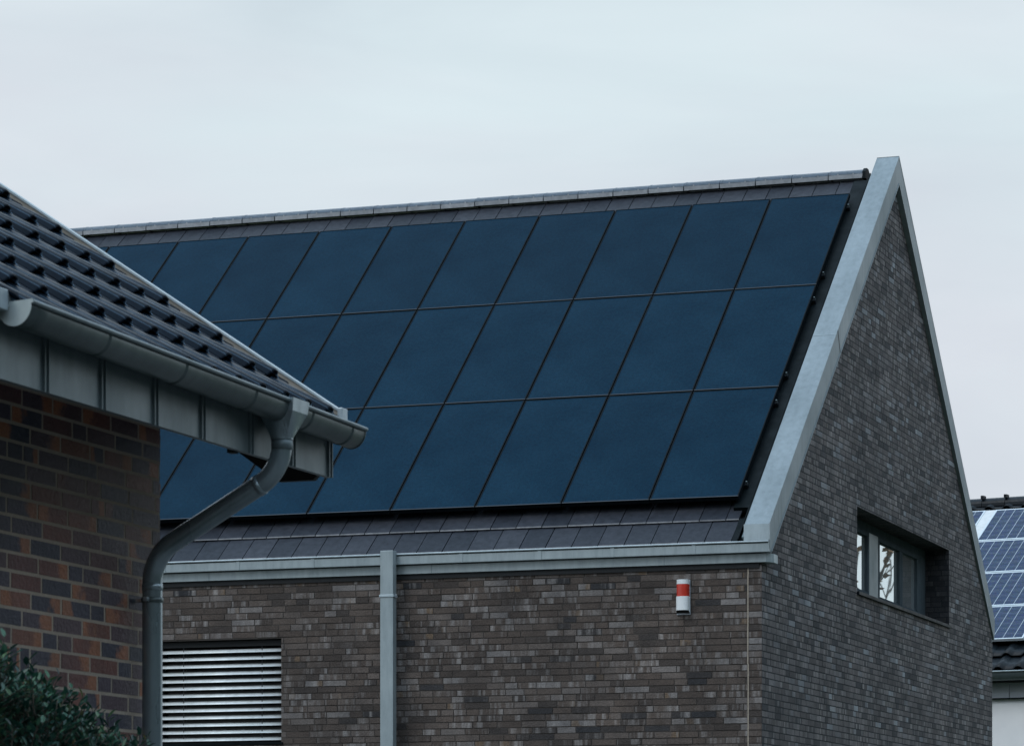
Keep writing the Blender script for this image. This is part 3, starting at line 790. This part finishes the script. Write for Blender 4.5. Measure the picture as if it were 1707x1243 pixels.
def twig(base,d,L,nl,ls):
    """a stem with whorls of leaves"""
    p=base.copy(); d=d.normalized(); pts=[p.copy()]
    for i in range(5):
        d=(d+Vector((rs.uniform(-.18,.18),rs.uniform(-.18,.18),rs.uniform(-.05,.12)))).normalized(); p=p+d*L/5; pts.append(p.copy())
    st.tube(pts,[.0028,.0025,.0022,.0018,.0014,.001],5,cap=False)
    for i in range(nl):
        t=(i+.6)/nl; k=min(int(t*5),4); q=pts[k].lerp(pts[k+1],t*5-k)
        a=rs.uniform(0,2*PI); side=Vector((math.cos(a),math.sin(a),rs.uniform(-.1,.7)))
        dd=(side+d*.7*t*1.3); c=rs.random(); c=c**1.3*.9
        if rs.random()<.025: c=rs.uniform(.93,1)
        leaf(lf,q,dd,Vector((rs.uniform(-.4,.4),rs.uniform(-.4,.4),1)),ls*rs.uniform(.7,1.2),ls*.48*rs.uniform(.8,1.2),(c,0,0,1))
cnt=0
while cnt<3000:
    x=rs.uniform(-5.58,-5.05); y=rs.uniform(8.6,10.62+(-5.4-x)*1.9); 
    th=top_h(y-(-5.4-x)*1.5)+.02+.06*noise.noise(Vector((x*6,y*6,1)))*1.5
    z=th-abs(rs.gauss(0,.22))-.03
    if z<1.0: continue
    if noise.noise(Vector((x*7,y*7,z*7)))<-.34 : continue
    d=Vector((rs.uniform(-.5,.9),rs.uniform(-.6,.5),rs.uniform(.2,1.2)))
    base=Vector((x+5.15,y-9.6,z-.06)); twig(base,d,rs.uniform(.07,.13),rs.randint(5,9),rs.uniform(.026,.042)); cnt+=1
# single upright sprigs above the crown
for (y,x,hh) in ((10.50,-5.44,2.24),(10.38,-5.42,2.26),(10.60,-5.46,2.21),(10.68,-5.50,2.19),(10.28,-5.42,2.24),(9.95,-5.4,2.30),(9.70,-5.35,2.36),(9.55,-5.3,2.38),(10.15,-5.4,2.24),(9.82,-5.35,2.33)):
    b0=Vector((x+5.15,y-9.6,hh-.24)); twig(b0,Vector((rs.uniform(-.1,.1),rs.uniform(-.15,.25),1)),.24,14,.046)
# woody stems down to the ground
for i in range(16):
    y=8.6+i*.16; p=Vector((rs.uniform(-.25,.15),y-9.6,0)); q=Vector((rs.uniform(-.3,.3),y-9.6+rs.uniform(-.2,.2),1.9))
    st.tube([p,p.lerp(q,.5)+Vector((rs.uniform(-.05,.05),rs.uniform(-.05,.05),0)),q],[.014,.010,.005],6)
lf.build('foliage',LEAF,sh); st.build('stem',BARK,sh)

# ------------------------------------------------------------------ THIRD HOUSE (behind, frame rotated)
PH3=R(19.077-28.9); R3=Matrix.Rotation(PH3,3,'Z')
E3=Vector((-16.15,43.956,0))
h3=empty('rendered_house',R3@E3+Vector((CAM.x,CAM.y,0)),PH3,'white rendered house with black pantiles and blue solar panels beyond the dark gable','house')
def B3(mb,name,mat,parent=h3,**k):
    mb.v=[(p[0]-E3.x,p[1]-E3.y,p[2]) for p in mb.v]; return mb.build(name,mat,parent,**k)
TT=math.tan(R(32.6)); c3=math.cos(R(32.6)); s3=math.sin(R(32.6))
def p3(x,y,n_=0): return (x,y-s3*n_,5.205+(y-44.211)*TT+c3*n_)   # panel surface plane
XL3,XR3=-25.0,-15.5; YR3=48.30
w3=MB(); w3.box(XL3,XR3,43.96,52.6,0,4.335); B3(w3,'wall',RENDER_WHITE)
w3=MB(); w3.prism([(43.97,4.34),(52.59,4.34),(YR3,7.35)],'x',XL3+.01,XR3-.01); B3(w3,'gable_wall',RENDER_WHITE)
w3=MB()
x_=-16.15
xs=[-16.15+1.02*k for k in range(-8,1)]+[XR3]
for a,b in zip(xs[:-1],xs[1:]): w3=MB(); w3.box(a+.006,b-.006,43.925,43.958,4.345,4.555); B3(w3,'eaves_panel',PANEL_WHITE)
w3=MB(); w3.box(XL3,XR3,43.90,43.962,4.325,4.341); B3(w3,'eaves_drip',DARK_FLASH)
gm=MB(); rows=[[(x,43.68-.07*math.cos(PI*k/14),4.70-.125*math.sin(PI*k/14)) for k in range(15)] for x in (XL3-.1,XR3+.1)]
gm.grid(rows); g3=B3(gm,'gutter',ZINC_DARK); 
gm=MB(); gm.tube([(XL3-.1,43.605,4.703),(XR3+.1,43.605,4.703)],.012,8); B3(gm,'bead',ZINC,g3)
gm=MB(); gm.box(XL3,XR3,43.78,43.955,4.56,4.60); B3(gm,'soffit',DARK_WOOD)
rf=MB(); 
def zt3(y): return 5.205+(y-44.211)*TT-.16
rf.prism([(43.70,zt3(43.70)-.03),(YR3,zt3(YR3)-.03),(2*YR3-43.7,zt3(43.70)-.03),(2*YR3-43.7,zt3(43.70)-.12),(YR3,zt3(YR3)-.15),(43.70,zt3(43.70)-.12)],'x',XL3-.2,XR3+.2)
r3=B3(rf,'roof',DARK_VOID)
tm=MB(); ys=43.68; ci=0
while ys<YR3-.05:
    ye=min(ys+.34,YR3)
    rows=[]
    for s_,yy in ((0,ys),(1,ye+.02)):
        row=[]
        nx=int((XR3-XL3)/.30*8)
        for k in range(nx+1):
            x=XL3+.30*k/8; t=(k%8)/8
            h=.05*max(0,math.sin(2*PI*t))**.8+.0; row.append((x,yy-s3*(.03*(1-s_)+h*(1-.3*s_)),zt3(yy)+c3*(.035*(1-s_)+h*(1-.3*s_))))
        rows.append(row)
    tm.grid(rows,smooth=True,col=(rn.random(),0,0,1)); ys+=.34
t3=B3(tm,'pantiles',TILE_FAR,r3); t3.modifiers.new('Solidify','SOLIDIFY').thickness=.012
tm=MB(); tm.face([(XL3,YR3,zt3(YR3)+.03),(XR3,YR3,zt3(YR3)+.03),(XR3,2*YR3-43.7,zt3(43.7)+.03),(XL3,2*YR3-43.7,zt3(43.7)+.03)]); B3(tm,'rear_pantiles',TILE_FAR,r3)
rm=MB()
x=XR3
zr3=7.755
while x>XL3:
    c=(rn.random(),0,0,1)
    sec=[(YR3-.13*math.cos(PI*k/12),zr3-.135+.14*math.sin(PI*k/12)**.8) for k in range(13)]
    rm.prism(sec,'x',max(x-.378,XL3),x-.004,col=c); x-=.382
ro=B3(rm,'ridge_tiles',TILE_FAR,r3)
x=-17.777+.382*5
while x>XL3:
    rm=MB(); cq=MB(); rm.box(x-.022,x+.022,YR3-.145,YR3-.02,zr3-.02,zr3+.035); cq.box(x-.018,x+.012,YR3-.152,YR3-.128,zr3-.085,zr3-.05); x-=.382
    B3(rm,'ridge_clip',BLACK_METAL,ro)
# white-framed polycrystalline modules, landscape, four rows
ry=[44.211,45.093,46.012,46.925,47.829]
ROWC=['lowest','second lowest','second highest','highest']
MW=1.655
pfirst=None
n_=NT('white_module_frame'); n_.set(Base_Color=(.50,.56,.60),Roughness=.4); WF=n_.m
for ri in range(4):
    H=(ry[ri+1]-ry[ri])/c3-.022
    pr_=None
    for k in range(2):
        # the gap between modules, fixed by the strip seen in the highest row
        xg=-17.795+.055
        xr=xg+MW*(k+0)+(0 if k else 0)
        x_right=xg-.0+MW*k-.055*0 if k else xg-.135
        x_right={0:-17.965,1:-17.800+1.745}[k]
        if k==0 and ri<3: continue
        W=1.745 if k else 1.60
        if True:
            o=make_panel('blue_solar_panel',W,H,.04,.028,WF,PV_BLUE,.002)
            for ch in o.children:
                if ch.name.startswith('glass'):
                    pass
            pr_=o
        else: o=copy_thing(pr_)
        pt=p3(x_right,ry[ri]+.01,0)
        q=R3@Vector((pt[0],pt[1],0))+Vector((CAM.x,CAM.y,0))
        o.location=(q.x,q.y,pt[2]); o.rotation_euler=(R(32.6),0,PH3)
        o.name='blue_solar_panel'
        where={0:'blue solar panel cut off by the gable',1:'wide blue solar panel'}[k]
        tag(o,'%s in the %s row of the white house'%(where,ROWC[ri]),'solar panel','blue solar panels on the white house')
st_=MB(); 
a=[p3(-17.962,47.0,-.004),p3(-17.803,47.0,-.004),p3(-17.803,47.82,-.004),p3(-17.962,47.82,-.004)]
b=[p3(-17.962,47.0,-.03),p3(-17.803,47.0,-.03),p3(-17.803,47.82,-.03),p3(-17.962,47.82,-.03)]
st_.face(a); 
for i in range(4): st_.face([b[i],b[(i+1)%4],a[(i+1)%4],a[i]])
B3(st_,'cover_strip',simple('pale_cover_strip',(.50,.52,.53),(.60,.62,.62),.6),r3)
for y_ in ry[1:4]:
    rl3=MB(); P_=[p3(-17.79,y_-.008,-.012),p3(-16.0,y_-.008,-.012),p3(-16.0,y_+.012,-.012),p3(-17.79,y_+.012,-.012)]; rl3.face(P_); B3(rl3,'mounting_rail',ZINC_CAP,r3)
# small clutter under the modules (cable box)
cb=MB(); cb.box(-15.98,-15.80,44.16,44.25,5.06,5.15); B3(cb,'cable_clip',VERGE_BOARD,r3,bevel=.01)

# ------------------------------------------------------------------ TREE beyond the gable (seen in the window glass)
tr=empty('autumn_tree',(3.3,21.0,0),0,'nearly bare autumn tree with brown leaves mirrored in the gable window','tree')
rt2=random.Random(9); tk=MB(); lv=MB()
def branch(p,d,L,r,depth):
    pts=[p]; q=p.copy(); dd=d.normalized()
    for i in range(4):
        dd=(dd+Vector((rt2.uniform(-.16,.16),rt2.uniform(-.16,.16),rt2.uniform(-.03,.10)))).normalized(); q=q+dd*L/4; pts.append(q.copy())
    tk.tube(pts,[r*(1-.14*i) for i in range(5)],7 if depth<2 else 5,cap=False)
    if depth>=4:
        for i in range(rt2.randint(3,9)):
            a=pts[rt2.randint(1,4)]; leaf2(a)
        return
    for i in range(3 if depth else 6):
        k=rt2.randint(2,4) if depth else rt2.choice([2,3,3,4,4])
        a=rt2.uniform(0,2*PI); sp_=.75
        nd=(dd+Vector((math.cos(a)*sp_,math.sin(a)*sp_,rt2.uniform(.0,.4))))
        branch(pts[k],nd,L*rt2.uniform(.55,.75),r*.52,depth+1)
def leaf2(a):
    d=Vector((rt2.uniform(-1,1),rt2.uniform(-1,1),rt2.uniform(-1,.3))).normalized(); s_=d.cross(Vector((0.1,.3,1))).normalized()
    c=(rt2.random(),0,0,1); L=rt2.uniform(.10,.19)
    lv.face([a,a+d*L*.5+s_*L*.35,a+d*L,a+d*L*.5-s_*L*.35],c)
branch(Vector((0,0,0)),Vector((0,0,1)),4.6,.16,0)
tk.build('trunk',BARK,tr); lv.build('crown',LEAF_BROWN,tr)

# ------------------------------------------------------------------ unseen dark wood, added and shaped to block low sky light
wd=MB(); line=[(27,9),(26,-8),(25,-24),(23,-38),(16,-50),(2,-57),(-14,-58)]
pts=[]
for (a,b),(c,d) in zip(line,line[1:]):
    for i in range(16): t=i/16; pts.append((a+(c-a)*t,b+(d-b)*t))
rows=[]
for k in range(13):
    row=[]
    for i,(a,b) in enumerate(pts):
        h=12.5+2.5*noise.noise(Vector((a*.12,b*.12,0))); z=h*k/12
        q=1.6*noise.noise(Vector((a*.35,b*.35,z*.4)))+1.5*(k/12)**2
        dx,dy=a-5,b+18; L=math.hypot(dx,dy); row.append((a+dx/L*q,b+dy/L*q,z+(.8*noise.noise(Vector((a*.9,b*.9,3))) if k==12 else 0)))
    rows.append(row)
wd.grid(rows,smooth=False); tag(wd.build('added_woodland_blocker',simple('blocker_green',(.010,.022,.016),(.025,.042,.026),.95,2,.8)),kind='stuff')

# ------------------------------------------------------------------ CAMERA
cam=bpy.data.cameras.new('camera'); co=bpy.data.objects.new('camera',cam); C.objects.link(co)
co.location=CAM; co.rotation_euler=(R(90),0,R(19.077))
cam.sensor_width=36; cam.sensor_fit='HORIZONTAL'; cam.lens=36*5410.6/1707
cam.shift_y=(1483.2-621.5)/1707; cam.shift_x=0; cam.clip_start=.1; cam.clip_end=6000
cam.dof.use_dof=True; cam.dof.focus_distance=30; cam.dof.aperture_fstop=14
bpy.context.scene.camera=co

# ------------------------------------------------------------------ LIGHT
SUN_EL=R(48); SUN_AZ=R(215)   # compass-like: from the front left of the house
sd=Vector((-.45,-.80,0)).normalized()*math.cos(SUN_EL)+Vector((0,0,math.sin(SUN_EL)))
sun=bpy.data.lights.new('sun','SUN'); sun.energy=.9; sun.angle=R(22); sun.color=(1,.985,.96)
so=bpy.data.objects.new('sun',sun); C.objects.link(so); so.rotation_euler=(-sd).to_track_quat('-Z','Y').to_euler()
w=bpy.data.worlds.new('World'); bpy.context.scene.world=w; w.use_nodes=True
nt=w.node_tree; nt.nodes.clear()
out=nt.nodes.new('ShaderNodeOutputWorld'); bg=nt.nodes.new('ShaderNodeBackground'); nt.links.new(bg.outputs[0],out.inputs[0])
sky=nt.nodes.new('ShaderNodeTexSky'); sky.sky_type='NISHITA'; sky.sun_disc=False; sky.sun_elevation=SUN_EL
sky.sun_rotation=math.atan2(sd.x,sd.y); sky.air_density=1; sky.dust_density=3; sky.ozone_density=1.5
tc=nt.nodes.new('ShaderNodeTexCoord'); mp=nt.nodes.new('ShaderNodeMapping'); mp.inputs['Scale'].default_value=(1,1,3.6); mp.inputs['Rotation'].default_value=(0.0,.25,.9)
nt.links.new(tc.outputs['Generated'],mp.inputs[0])
def wn_(scale,detail):
    q=nt.nodes.new('ShaderNodeTexNoise'); q.inputs['Scale'].default_value=scale; q.inputs['Detail'].default_value=detail; q.inputs['Roughness'].default_value=.5; q.inputs['Distortion'].default_value=.4
    nt.links.new(mp.outputs[0],q.inputs['Vector']); return q.outputs['Fac']
ra=nt.nodes.new('ShaderNodeValToRGB'); ra.color_ramp.elements[0].position=.36; ra.color_ramp.elements[0].color=(7.5,7.95,8.55,1); ra.color_ramp.elements[1].position=.64; ra.color_ramp.elements[1].color=(7.35,8.45,8.9,1)
nt.links.new(wn_(3.2,5),ra.inputs[0])
r2=nt.nodes.new('ShaderNodeValToRGB'); r2.color_ramp.elements[0].position=.3; r2.color_ramp.elements[0].color=(.90,.91,.925,1); r2.color_ramp.elements[1].position=.7; r2.color_ramp.elements[1].color=(1.045,1.04,1.035,1)
nt.links.new(wn_(6,7),r2.inputs[0])
ml=nt.nodes.new('ShaderNodeMix'); ml.data_type='RGBA'; ml.blend_type='MULTIPLY'; ml.inputs[0].default_value=1
nt.links.new(ra.outputs[0],ml.inputs[6]); nt.links.new(r2.outputs[0],ml.inputs[7])
mx=nt.nodes.new('ShaderNodeMix'); mx.data_type='RGBA'; mx.inputs[0].default_value=.92
nt.links.new(sky.outputs[0],mx.inputs[6]); nt.links.new(ml.outputs[2],mx.inputs[7])
sx=nt.nodes.new('ShaderNodeSeparateXYZ'); nt.links.new(tc.outputs['Generated'],sx.inputs[0])
mr=nt.nodes.new('ShaderNodeMapRange'); mr.inputs[1].default_value=.28; mr.inputs[2].default_value=1; mr.inputs[3].default_value=1; mr.inputs[4].default_value=2.1
nt.links.new(sx.outputs[2],mr.inputs[0])
vm=nt.nodes.new('ShaderNodeVectorMath'); vm.operation='SCALE'; nt.links.new(mx.outputs[2],vm.inputs[0]); nt.links.new(mr.outputs[0],vm.inputs['Scale'])
m2=nt.nodes.new('ShaderNodeMapRange'); m2.inputs[1].default_value=.28; m2.inputs[2].default_value=.8; nt.links.new(sx.outputs[2],m2.inputs[0])
m3=nt.nodes.new('ShaderNodeMix'); m3.data_type='RGBA'; m3.inputs[6].default_value=(1,1,1,1); m3.inputs[7].default_value=(.80,.97,1.14,1); nt.links.new(m2.outputs[0],m3.inputs[0])
m4=nt.nodes.new('ShaderNodeVectorMath'); m4.operation='MULTIPLY'; nt.links.new(vm.outputs[0],m4.inputs[0]); nt.links.new(m3.outputs[2],m4.inputs[1])
nt.links.new(m4.outputs[0],bg.inputs[0]); bg.inputs[1].default_value=.1
sc=bpy.context.scene
sc.view_settings.view_transform='Standard'; sc.view_settings.look='None'; sc.view_settings.exposure=0; sc.view_settings.gamma=1
sc.render.engine='CYCLES'; sc.cycles.max_bounces=6; sc.cycles.use_denoising=True
